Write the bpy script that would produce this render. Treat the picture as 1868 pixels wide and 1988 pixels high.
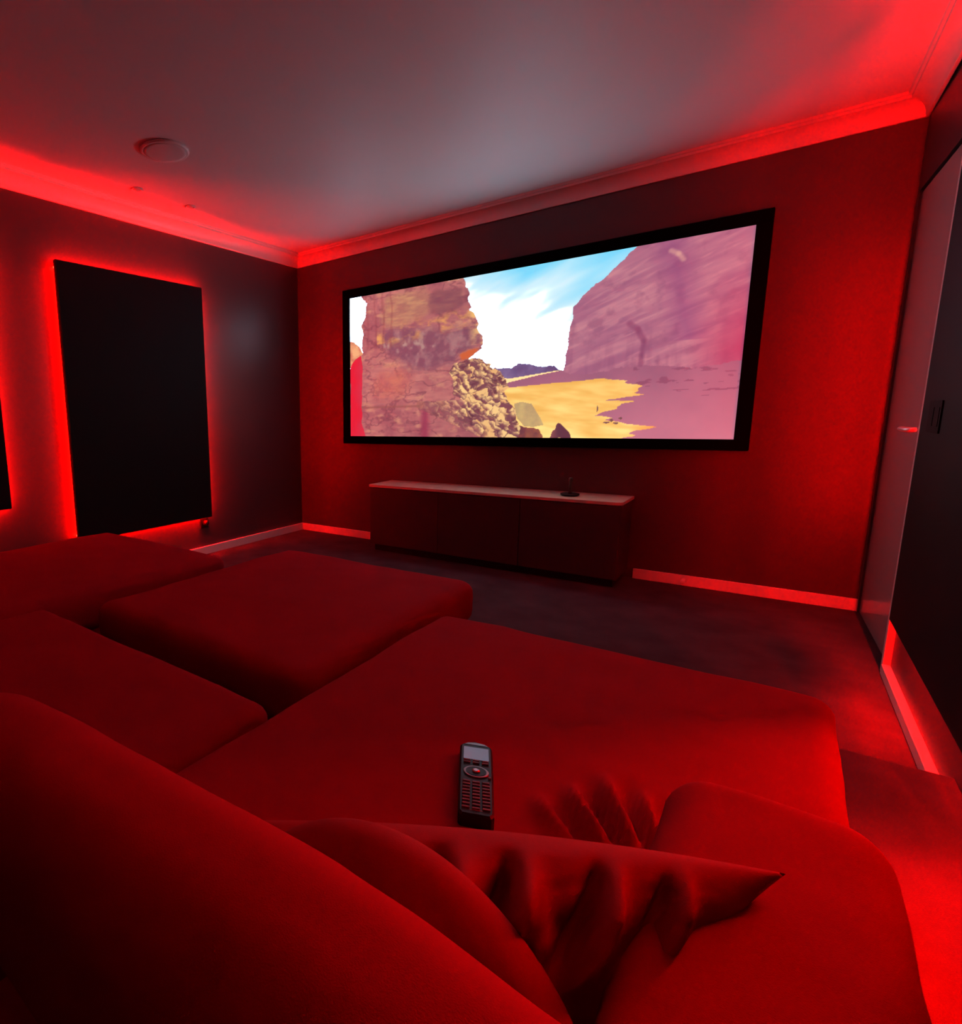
import bpy, bmesh, math, random
import numpy as np
from mathutils import Vector, Matrix

random.seed(7)
for o in list(bpy.data.objects):
    bpy.data.objects.remove(o, do_unlink=True)
SC = bpy.context.scene
COL = SC.collection

# ------------------------------------------------------------------ camera
cam_data = bpy.data.cameras.new('camera')
cam = bpy.data.objects.new('camera', cam_data)
COL.objects.link(cam)
cam_data.sensor_fit = 'HORIZONTAL'
cam_data.sensor_width = 36.0
cam_data.lens = 1104.84 / 1868 * 36.0
cam_data.shift_x = (934 - 570.45) / 1868
cam_data.shift_y = (992.74 - 994) / 1868
cam_data.clip_start = 0.02
_yaw, _pitch, _roll = -0.7156, -0.1677, -0.0223
_f = Vector((math.sin(_yaw) * math.cos(_pitch), math.cos(_yaw) * math.cos(_pitch), math.sin(_pitch)))
_r = Vector((math.cos(_yaw), -math.sin(_yaw), 0))
_u = _r.cross(_f)
_c, _s = math.cos(_roll), math.sin(_roll)
_R = _c * _r + _s * _u
_U = -_s * _r + _c * _u
cam.matrix_world = Matrix(((_R.x, _U.x, -_f.x, 3.3607), (_R.y, _U.y, -_f.y, -3.9845),
                           (_R.z, _U.z, -_f.z, 1.0511), (0, 0, 0, 1)))
SC.camera = cam

# ------------------------------------------------------------------ world, exposure
world = bpy.data.worlds.new('world')
SC.world = world
world.use_nodes = True
world.node_tree.nodes['Background'].inputs[0].default_value = (0.0, 0.0, 0.0, 1)
world.node_tree.nodes['Background'].inputs[1].default_value = 0.0
SC.view_settings.view_transform = 'Standard'
SC.view_settings.look = 'None'
SC.view_settings.gamma = 1.0
SC.view_settings.exposure = 0.0
SC.view_settings.use_curve_mapping = False
SC.cycles.max_bounces = 4
SC.cycles.diffuse_bounces = 3
SC.cycles.glossy_bounces = 2
SC.cycles.transmission_bounces = 1

LED_POWER = 690.0       # radiance of the red tape behind the wall panels
SCREEN_GAIN = 1.0       # radiance of picture white
SKY_GAIN = 7.5          # bright sky in the film frame

# ------------------------------------------------------------------ materials
def new_mat(name):
    m = bpy.data.materials.new(name)
    m.use_nodes = True
    nt = m.node_tree
    return m, nt, nt.nodes['Principled BSDF']


def surf(name, base, rough=0.6, spec=0.5, vary=0.12, scale=30.0, bump=0.0, bump_scale=200.0, metal=0.0, sheen=0.0,
         coat=0.0, sheen_rough=0.5):
    m, nt, b = new_mat(name)
    N, L = nt.nodes, nt.links
    tc = N.new('ShaderNodeTexCoord')
    nz = N.new('ShaderNodeTexNoise')
    nz.inputs['Scale'].default_value = scale
    nz.inputs['Detail'].default_value = 4
    L.new(tc.outputs['Object'], nz.inputs['Vector'])
    mix = N.new('ShaderNodeMix')
    mix.data_type = 'RGBA'
    lo = tuple(max(0, c * (1 - vary)) for c in base) + (1,)
    hi = tuple(min(1, c * (1 + vary)) for c in base) + (1,)
    mix.inputs[6].default_value = lo
    mix.inputs[7].default_value = hi
    L.new(nz.outputs['Fac'], mix.inputs[0])
    L.new(mix.outputs[2], b.inputs['Base Color'])
    b.inputs['Roughness'].default_value = rough
    b.inputs['Specular IOR Level'].default_value = spec
    b.inputs['Metallic'].default_value = metal
    if sheen:
        b.inputs['Sheen Weight'].default_value = sheen
        b.inputs['Sheen Roughness'].default_value = sheen_rough
    if coat:
        b.inputs['Coat Weight'].default_value = coat
        b.inputs['Coat Roughness'].default_value = 0.05
    if bump:
        n2 = N.new('ShaderNodeTexNoise')
        n2.inputs['Scale'].default_value = bump_scale
        n2.inputs['Detail'].default_value = 3
        L.new(tc.outputs['Object'], n2.inputs['Vector'])
        bp = N.new('ShaderNodeBump')
        bp.inputs['Strength'].default_value = bump
        bp.inputs['Distance'].default_value = 0.004
        L.new(n2.outputs['Fac'], bp.inputs['Height'])
        L.new(bp.outputs['Normal'], b.inputs['Normal'])
    return m


def glow(name, color, power):
    m = bpy.data.materials.new(name)
    m.use_nodes = True
    nt = m.node_tree
    nt.nodes.clear()
    e = nt.nodes.new('ShaderNodeEmission')
    e.inputs[0].default_value = (*color, 1)
    e.inputs[1].default_value = power
    out = nt.nodes.new('ShaderNodeOutputMaterial')
    nt.links.new(e.outputs[0], out.inputs[0])
    return m


M_WALL = surf('dark_wall_paint', (0.066, 0.044, 0.051), 0.40, 0.5, 0.04, 4, 0.015, 350)
M_CEIL = surf('white_ceiling_paint', (0.80, 0.80, 0.80), 0.55, 0.4, 0.02, 3)
M_WHITE = surf('white_trim_gloss', (0.80, 0.79, 0.78), 0.35, 0.5, 0.02, 5)
M_DOOR = surf('white_door_gloss', (0.50, 0.48, 0.48), 0.2, 0.6, 0.02, 5)
M_CARPET = surf('dark_carpet', (0.075, 0.055, 0.066), 0.95, 0.05, 0.5, 5.0, 0.5, 420)
M_SOFA = surf('crimson_fabric', (0.34, 0.007, 0.022), 0.9, 0.06, 0.10, 9, 0.25, 700)
M_PILLOW = surf('crimson_satin_fabric', (0.31, 0.006, 0.017), 0.7, 0.12, 0.08, 12, 0.15, 600)
M_BLACK = surf('black_acoustic_cloth', (0.005, 0.005, 0.006), 0.6, 0.15, 0.3, 300, 0.2, 800)
M_VELVET = surf('black_velvet', (0.002, 0.002, 0.0025), 1.0, 0.0, 0.2, 200)
M_CAB = surf('dark_cabinet_lacquer', (0.05, 0.045, 0.045), 0.5, 0.4, 0.10, 8)
M_TOP = surf('pale_wood_top', (0.78, 0.64, 0.52), 0.45, 0.4, 0.22, 14)
M_DARKPL = surf('dark_plastic', (0.012, 0.009, 0.013), 0.4, 0.3, 0.15, 60)
M_KEY = surf('grey_rubber_key', (0.16, 0.12, 0.13), 0.5, 0.5, 0.15, 80)
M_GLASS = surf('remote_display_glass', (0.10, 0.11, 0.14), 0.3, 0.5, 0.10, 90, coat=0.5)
M_CHROME = surf('polished_chrome', (0.80, 0.79, 0.80), 0.42, 0.5, 0.03, 40, metal=1.0)
M_GREYRING = surf('remote_ring_metal', (0.35, 0.32, 0.33), 0.35, 0.5, 0.05, 40, metal=0.7)
M_SPK = surf('white_speaker_grille', (0.78, 0.78, 0.78), 0.6, 0.3, 0.05, 900, 0.5, 1500)
M_SWITCH = surf('dark_switch_plastic', (0.012, 0.005, 0.006), 0.6, 0.08, 0.1, 50)
M_LENS = surf('downlight_lens', (0.70, 0.68, 0.68), 0.3, 0.5, 0.05, 50)
M_LED = glow('red_led_tape', (1.0, 0.0005, 0.0002), LED_POWER)


# ------------------------------------------------------------------ helpers
def mesh_obj(name, verts, faces, mat, parent=None, smooth=False):
    me = bpy.data.meshes.new(name)
    me.from_pydata([tuple(v) for v in verts], [], [tuple(f) for f in faces])
    me.update()
    if smooth:
        me.shade_smooth()
    if mat:
        me.materials.append(mat)
    o = bpy.data.objects.new(name, me)
    COL.objects.link(o)
    if parent:
        o.parent = parent
        o.matrix_parent_inverse = Matrix.Translation(-parent.location)
    return o


def empty(name, loc=(0, 0, 0)):
    o = bpy.data.objects.new(name, None)
    COL.objects.link(o)
    o.location = loc
    o.empty_display_size = 0.05
    return o


def tag(o, label=None, cat=None, group=None, kind=None):
    if label:
        o['label'] = label
    if cat:
        o['category'] = cat
    if group:
        o['group'] = group
    if kind:
        o['kind'] = kind
    return o


def nest(child, part):
    child.parent = part
    child.matrix_parent_inverse = Matrix.Identity(4)
    return child


BOXF = [(0, 3, 2, 1), (4, 5, 6, 7), (0, 1, 5, 4), (1, 2, 6, 5), (2, 3, 7, 6), (3, 0, 4, 7)]


def box_v(x0, x1, y0, y1, z0, z1):
    return [(x0, y0, z0), (x1, y0, z0), (x1, y1, z0), (x0, y1, z0), (x0, y0, z1), (x1, y0, z1), (x1, y1, z1), (x0, y1, z1)]


def boxes(name, blist, mat, parent=None, bevel=0.0, warp=None):
    bm = bmesh.new()
    for b in blist:
        vs = box_v(*b)
        bv = [bm.verts.new(v) for v in vs]
        for f in BOXF:
            bm.faces.new([bv[i] for i in f])
    if bevel:
        bmesh.ops.bevel(bm, geom=list(bm.edges), offset=bevel, segments=2, affect='EDGES', profile=0.6)
    if warp:
        for v in bm.verts:
            v.co = Vector(warp(*v.co))
    bmesh.ops.recalc_face_normals(bm, faces=list(bm.faces))
    me = bpy.data.meshes.new(name)
    bm.to_mesh(me)
    bm.free()
    me.materials.append(mat)
    o = bpy.data.objects.new(name, me)
    COL.objects.link(o)
    if parent:
        o.parent = parent
        o.matrix_parent_inverse = Matrix.Translation(-parent.location)
    return o


def lathe(name, prof, mat, parent=None, loc=(0, 0, 0), seg=32, rot=None, smooth=True):
    """prof: list of (radius, height); spun round z, then rotated and moved"""
    vs, fs = [], []
    n = len(prof)
    for k in range(seg):
        a = 2 * math.pi * k / seg
        for r, h in prof:
            vs.append(Vector((r * math.cos(a), r * math.sin(a), h)))
    for k in range(seg):
        k2 = (k + 1) % seg
        for i in range(n - 1):
            fs.append((k * n + i, k2 * n + i, k2 * n + i + 1, k * n + i + 1))
    if prof[0][0] > 1e-6:
        fs.append([k * n for k in range(seg)][::-1])
    if prof[-1][0] > 1e-6:
        fs.append([k * n + n - 1 for k in range(seg)])
    if rot is not None:
        vs = [rot @ v for v in vs]
    vs = [v + Vector(loc) for v in vs]
    return mesh_obj(name, vs, fs, mat, parent, smooth)


def tube(name, pts, r, mat, parent=None, seg=10):
    pts = [Vector(p) for p in pts]
    vs, fs = [], []
    for i, p in enumerate(pts):
        d = (pts[min(i + 1, len(pts) - 1)] - pts[max(i - 1, 0)]).normalized()
        a = d.orthogonal().normalized() if i == 0 else (a - d * a.dot(d)).normalized()
        b = d.cross(a)
        for k in range(seg):
            t = 2 * math.pi * k / seg
            vs.append(p + r * (math.cos(t) * a + math.sin(t) * b))
    for i in range(len(pts) - 1):
        for k in range(seg):
            k2 = (k + 1) % seg
            fs.append((i * seg + k, i * seg + k2, (i + 1) * seg + k2, (i + 1) * seg + k))
    fs.append(list(range(seg))[::-1])
    fs.append([(len(pts) - 1) * seg + k for k in range(seg)])
    return mesh_obj(name, vs, fs, mat, parent, True)


def lattice_noise(P, seed=0):
    """smooth value noise on an (n,3) or (n,2) array, range -1..1"""
    P = np.asarray(P, float)
    if P.shape[1] == 2:
        P = np.c_[P, np.zeros(len(P))]
    I = np.floor(P).astype(np.int64)
    F = P - I
    F = F * F * (3 - 2 * F)
    out = np.zeros(len(P))
    for dx in (0, 1):
        for dy in (0, 1):
            for dz in (0, 1):
                h = ((I[:, 0] + dx) * 374761393 + (I[:, 1] + dy) * 668265263 + (I[:, 2] + dz) * 2147483647 + seed * 974711) & 0xFFFFFFFF
                h = ((h ^ (h >> 13)) * 1274126177) & 0xFFFFFFFF
                h = (h ^ (h >> 16)) & 0xFFFF
                w = (F[:, 0] if dx else 1 - F[:, 0]) * (F[:, 1] if dy else 1 - F[:, 1]) * (F[:, 2] if dz else 1 - F[:, 2])
                out += w * (h / 32767.5 - 1)
    return out


def fbm(P, octv=4, seed=0):
    a, s, o = 0.5, 1.0, 0
    for k in range(octv):
        o = o + a * lattice_noise(np.asarray(P) * s, seed + k * 17)
        a *= 0.5
        s *= 2.03
    return o


def soft_box(name, x0, x1, y0, y1, z0, z1, r, mat, parent=None, n=(28, 28, 10), disp=None):
    """an upholstered block: rounded box shell on a grid; disp(P, N) returns new points"""
    c = np.array([(x0 + x1) / 2, (y0 + y1) / 2, (z0 + z1) / 2])
    h = np.array([(x1 - x0) / 2, (y1 - y0) / 2, (z1 - z0) / 2])
    nx, ny, nz = n
    idx, vs, fs = {}, [], []

    def axis(k, m):
        # denser near the two ends so the rounding is smooth
        t = np.linspace(-1, 1, m + 1)
        return np.sin(t * math.pi / 2) * 0.55 + t * 0.45

    ax = [axis(0, nx), axis(1, ny), axis(2, nz)]
    m = [nx, ny, nz]

    def vid(i, j, k):
        key = (i, j, k)
        if key not in idx:
            idx[key] = len(vs)
            vs.append((ax[0][i], ax[1][j], ax[2][k]))
        return idx[key]

    for a, b, d in ((0, 1, 2), (1, 2, 0), (2, 0, 1)):
        for side in (0, m[d]):
            for i in range(m[a]):
                for j in range(m[b]):
                    q = []
                    for di, dj in ((0, 0), (1, 0), (1, 1), (0, 1)):
                        t = [0, 0, 0]
                        t[a], t[b], t[d] = i + di, j + dj, side
                        q.append(vid(*t))
                    fs.append(q if side else q[::-1])
    P = np.array(vs) * h
    core = np.clip(P, -(h - r), h - r)
    D = P - core
    L = np.linalg.norm(D, axis=1, keepdims=True)
    N = D / np.maximum(L, 1e-9)
    P = core + N * np.minimum(r, np.maximum(L, 1e-9)) * np.where(L > 1e-9, 1, 0)
    # push every shell point fully out to the rounding radius
    P = core + N * r
    P = P + c
    if disp:
        P = disp(P, N)
    return mesh_obj(name, P, fs, mat, parent, True)


# ------------------------------------------------------------------ the room
H = 2.40
YB = -4.20                      # rear wall


def wall_x(y):
    return 3.702 - 0.045 * y if y > -0.88 else 3.7416 - 0.020 * (y + 0.88)    # the right wall is not quite square to the front wall


def wr(o, y, z):
    """offset from the right wall -> world"""
    return (wall_x(y) - o, y, z)


def sk(name, blist, mat, parent=None, bevel=0.0):
    """boxes given as (offset0, offset1, y0, y1, z0, z1) against the right wall"""
    return boxes(name, [(-b[1], -b[0], b[2], b[3], b[4], b[5]) for b in blist], mat, parent, bevel,
                 warp=lambda x, y, z: (wall_x(y) + x, y, z))


floor = tag(boxes('floor', [(-0.12, 4.05, YB - .12, 0.12, -0.12, 0.0)], M_CARPET),
            'dark mottled carpet in front of the sofa', 'floor', kind='structure')
PLAT = 0.10
platform = tag(boxes('floor_platform', [(0.0, 3.705, YB, -1.895, 0.0, PLAT)], M_CARPET, bevel=0.006,
                     warp=lambda x, y, z: ((wall_x(y) - .002 if x > 2 else x), y, z)),
               'raised carpeted platform under the sofa', 'floor', kind='structure')
ceiling = tag(boxes('ceiling', [(-0.12, 4.05, YB - .12, 0.12, H, H + .1)], M_CEIL),
              'plain white ceiling', 'ceiling', kind='structure')
tag(boxes('wall_front', [(-0.12, 4.05, 0.0, 0.12, 0.0, H)], M_WALL), 'dark painted wall behind the screen', 'wall', kind='structure')
tag(boxes('wall_left', [(-0.12, 0.0, YB, 0.0, 0.0, H)], M_WALL), 'dark painted wall with the back-lit panels', 'wall', kind='structure')
tag(boxes('wall_back', [(-0.12, 4.05, YB - .12, YB, 0.0, H)], M_WALL), 'dark painted rear wall', 'wall', kind='structure')
DOOR_Y0, DOOR_Y1, DOOR_Z = -0.875, -0.035, 1.985
tag(sk('wall_right', [(-.12, 0, DOOR_Y1, 0, 0, H), (-.12, 0, DOOR_Y0, DOOR_Y1, DOOR_Z, H), (-.12, 0, DOOR_Y0 - .005, DOOR_Y0, 0, H), (-.12, 0, YB, DOOR_Y0 - .005, 0, H)], M_WALL),
    'dark painted wall with the door', 'wall', kind='structure')


def cornice_profile():
    """(distance out from the wall, height) of the plaster cove, wall foot first"""
    pr = [(0.0, 2.300), (0.012, 2.300), (0.014, 2.308)]
    for k in range(1, 13):
        a = k / 12 * math.pi / 2
        pr.append((0.014 + 0.056 * (1 - math.cos(a)), 2.308 + 0.066 * math.sin(a)))
    pr += [(0.070, 2.386), (0.080, 2.388), (0.082, 2.400), (0.0, 2.400)]
    return pr


def cornice(name, fn, t0, t1, label):
    pr = cornice_profile()
    vs = []
    for t in (t0, t1):
        for d, z in pr:
            vs.append(fn(t, d, z))
    n = len(pr)
    fs = [(i, (i + 1) % n, n + (i + 1) % n, n + i) for i in range(n)]
    fs += [list(range(n))[::-1], list(range(n, 2 * n))]
    bm = bmesh.new()
    bv = [bm.verts.new(v) for v in vs]
    for f in fs:
        bm.faces.new([bv[i] for i in f])
    bmesh.ops.recalc_face_normals(bm, faces=list(bm.faces))
    me = bpy.data.meshes.new(name)
    bm.to_mesh(me)
    bm.free()
    me.materials.append(M_WHITE)
    o = bpy.data.objects.new(name, me)
    COL.objects.link(o)
    return tag(o, label, 'cornice', kind='structure')


cornice('trim_1', lambda t, d, z: (t + (d if t < 1 else -d), -d, z), 0.0, wall_x(0), 'white plaster cornice above the screen wall')
cornice('trim_2', lambda t, d, z: (d, t - (d if t > -1 else 0), z), 0.0, YB, 'white plaster cornice above the back-lit panels')
cornice('trim_3', lambda t, d, z: (wall_x(t) - d, t - (d if t > -1 else 0), z), 0.0, YB, 'white plaster cornice above the door wall')

SKH = 0.062
tag(boxes('baseboard_left', [(0.0, 0.018, -1.894, 0.0, 0, SKH)], M_WHITE, bevel=0.003), 'white baseboard under the back-lit panel', 'baseboard', kind='structure')
tag(boxes('baseboard_front', [(0.018, 0.955, -0.018, 0.0, 0, SKH), (2.70, 3.705, -0.018, 0.0, 0, SKH)], M_WHITE, bevel=0.003),
    'white baseboard along the screen wall', 'baseboard', kind='structure')
tag(sk('baseboard_right', [(0.0, 0.026, -1.894, -0.905, 0, 0.040)], M_WHITE, bevel=0.003),
    'white baseboard beside the door', 'baseboard', kind='structure')

# ---- door
door = empty('door_1', wr(0, -0.45, 0))
tag(door, 'white gloss door at the corner beside the screen', 'door', kind='structure')
leaf = sk('door_leaf', [(-0.05, -0.008, DOOR_Y0 + .012, DOOR_Y1 - .004, 0.004, DOOR_Z - .01)], M_DOOR, door, 0.002)
sk('door_frame', [(-0.10, 0.022, DOOR_Y0 - .028, DOOR_Y0 + .006, 0, DOOR_Z - .001)], M_WHITE, door, 0.002)
hy = -0.835
rose_rot = Matrix.Rotation(-math.pi / 2, 3, 'Y')
rose = lathe('handle_rose', [(0.026, 0.0), (0.026, 0.006), (0.022, 0.009), (0.010, 0.010)], M_CHROME, door, wr(-0.008, hy, 0.945), 24, rose_rot)
lever = tube('handle_lever', [wr(-0.006, hy, 0.945), wr(0.030, hy, 0.945), wr(0.040, hy + .008, 0.945), wr(0.043, hy + .03, 0.945),
                      wr(0.043, hy + .13, 0.945)], 0.0105, M_CHROME, door, 14)

nest(rose, leaf)
nest(lever, leaf)

# ------------------------------------------------------------------ back-lit acoustic panels
def wl(o, y, z):
    return (o, y, z)


def acoustic_panel(fn, y0, y1, z0, z1, label, group='back-lit acoustic panels', foot=None, near=True, g=0.032, gf=None, gn=None):
    """cloth covered board standing 3 cm off the wall with LED tape behind its four edges"""
    root = empty('acoustic_panel', fn(0.0, (y0 + y1) / 2, z0))
    e = 0.008
    tag(root, label, 'wall panel', group)

    def b(name, o0, o1, a0, a1, c0, c1, mat, bev=0.0):
        bm = bmesh.new()
        bv = [bm.verts.new(v) for v in box_v(o0, o1, a0, a1, c0, c1)]
        for f in BOXF:
            bm.faces.new([bv[i] for i in f])
        if bev:
            bmesh.ops.bevel(bm, geom=list(bm.edges), offset=bev, segments=2, affect='EDGES')
        for v in bm.verts:
            v.co = Vector(fn(*v.co))
        bmesh.ops.recalc_face_normals(bm, faces=list(bm.faces))
        me = bpy.data.meshes.new(name)
        bm.to_mesh(me)
        bm.free()
        me.materials.append(mat)
        o = bpy.data.objects.new(name, me)
        COL.objects.link(o)
        o.parent = root
        o.matrix_parent_inverse = Matrix.Translation(-root.location)
        return o
    b('board', 0.032, 0.060, y0, y1, z0, z1, M_BLACK, 0.004)
    w = 0.010
    gf, gn = gf or g, gn or g
    b('led_tape', 0.016, 0.024, y0 + e, y1 - e, z1 - g - w, z1 - g, M_LED)
    fa, fb = foot or (y0 + e, y1 - e)
    b('led_tape', 0.016, 0.024, fa, fb, z0 + gf, z0 + gf + w, M_LED)
    if near:
        b('led_tape', 0.016, 0.024, y0 + gn, y0 + gn + w, z0 + g + w + .004, z1 - g - w - .004, M_LED)
    b('led_tape', 0.016, 0.024, y1 - g - w, y1 - g, z0 + g + w + .004, z1 - g - w - .004, M_LED)
    ym, zm = (y0 + y1) / 2, (z0 + z1) / 2
    dy, dz = (y1 - y0) * .35, (z1 - z0) * .35
    b('mounting_batten', 0.0, 0.032, ym - dy, ym + dy, zm + dz, zm + dz + .04, M_DARKPL)
    b('mounting_batten', 0.0, 0.032, ym - dy, ym + dy, zm - dz - .04, zm - dz, M_DARKPL)
    return root


acoustic_panel(wl, -2.238, -1.141, 0.294, 1.969, 'tall black back-lit panel on the left wall, seen whole')
acoustic_panel(wl, -3.10, -2.622, 0.561, 2.0, 'black back-lit panel cut off by the left picture edge', g=0.026, near=False)
acoustic_panel(wr, -2.20, -1.17, 0.292, 1.97, 'dark panel on the right wall beside the door', foot=(-1.72, -1.19), g=0.023, gn=0.019)
acoustic_panel(wr, -3.40, -2.34, 0.40, 2.0, 'back-lit panel on the right wall near the sofa arm', g=0.032, gf=0.012, near=False)

# plug hanging at the foot of the whole left panel
plug = empty('power_plug', (0.0, -1.176, 0.215))
tag(plug, 'small black plug under the tall left panel', 'plug')
boxes('socket_plate', [(0.0, 0.008, -1.215, -1.14, 0.205, 0.282)], M_DARKPL, plug, 0.002)
lathe('plug_body', [(0.020, 0), (0.022, 0.01), (0.020, 0.03), (0.012, 0.04), (0.005, 0.042)], M_DARKPL, plug, (0.008, -1.178, 0.246), 20,
      Matrix.Rotation(math.pi / 2, 3, 'Y'))
tube('cord', [(0.046, -1.178, 0.246), (0.050, -1.178, 0.27), (0.036, -1.18, 0.29), (0.030, -1.18, 0.31)], 0.003, M_DARKPL, plug, 8)

# dark switch plate on the right panel
sw = empty('switch_plate', wr(0.06, -1.385, 0.955))
tag(sw, 'narrow dark switch plate on the right wall by the door handle', 'switch')
sk('plate', [(0.060, 0.064, -1.47, -1.30, 0.955, 1.052)], M_SWITCH, sw, 0.001)
for ya in (-1.455, -1.380):
    sk('rocker', [(0.064, 0.0655, ya, ya + .065, 0.975, 1.032)], M_SWITCH, sw, 0.0005)

# ------------------------------------------------------------------ projection screen
S0, S1, SB, ST = 0.513, 3.200, 0.805, 2.032
I0, I1, IB, IT = 0.573, 3.132, 0.866, 1.967
screen = empty('projection_screen', ((S0 + S1) / 2, 0, SB))
tag(screen, 'wide projection screen showing a desert valley between cliffs', 'screen')
boxes('backing', [(S0 + .01, S1 - .01, -0.026, 0.0, SB + .01, ST - .01)], M_VELVET, screen)
boxes('frame_rail', [(S0, S1, -0.05, -0.002, IT, ST)], M_VELVET, screen, 0.003)
boxes('frame_rail', [(S0, S1, -0.05, -0.002, SB, IB)], M_VELVET, screen, 0.003)
boxes('frame_rail', [(S0, I0, -0.05, -0.002, IB, IT)], M_VELVET, screen, 0.003)
boxes('frame_rail', [(I1, S1, -0.05, -0.002, IB, IT)], M_VELVET, screen, 0.003)

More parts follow.
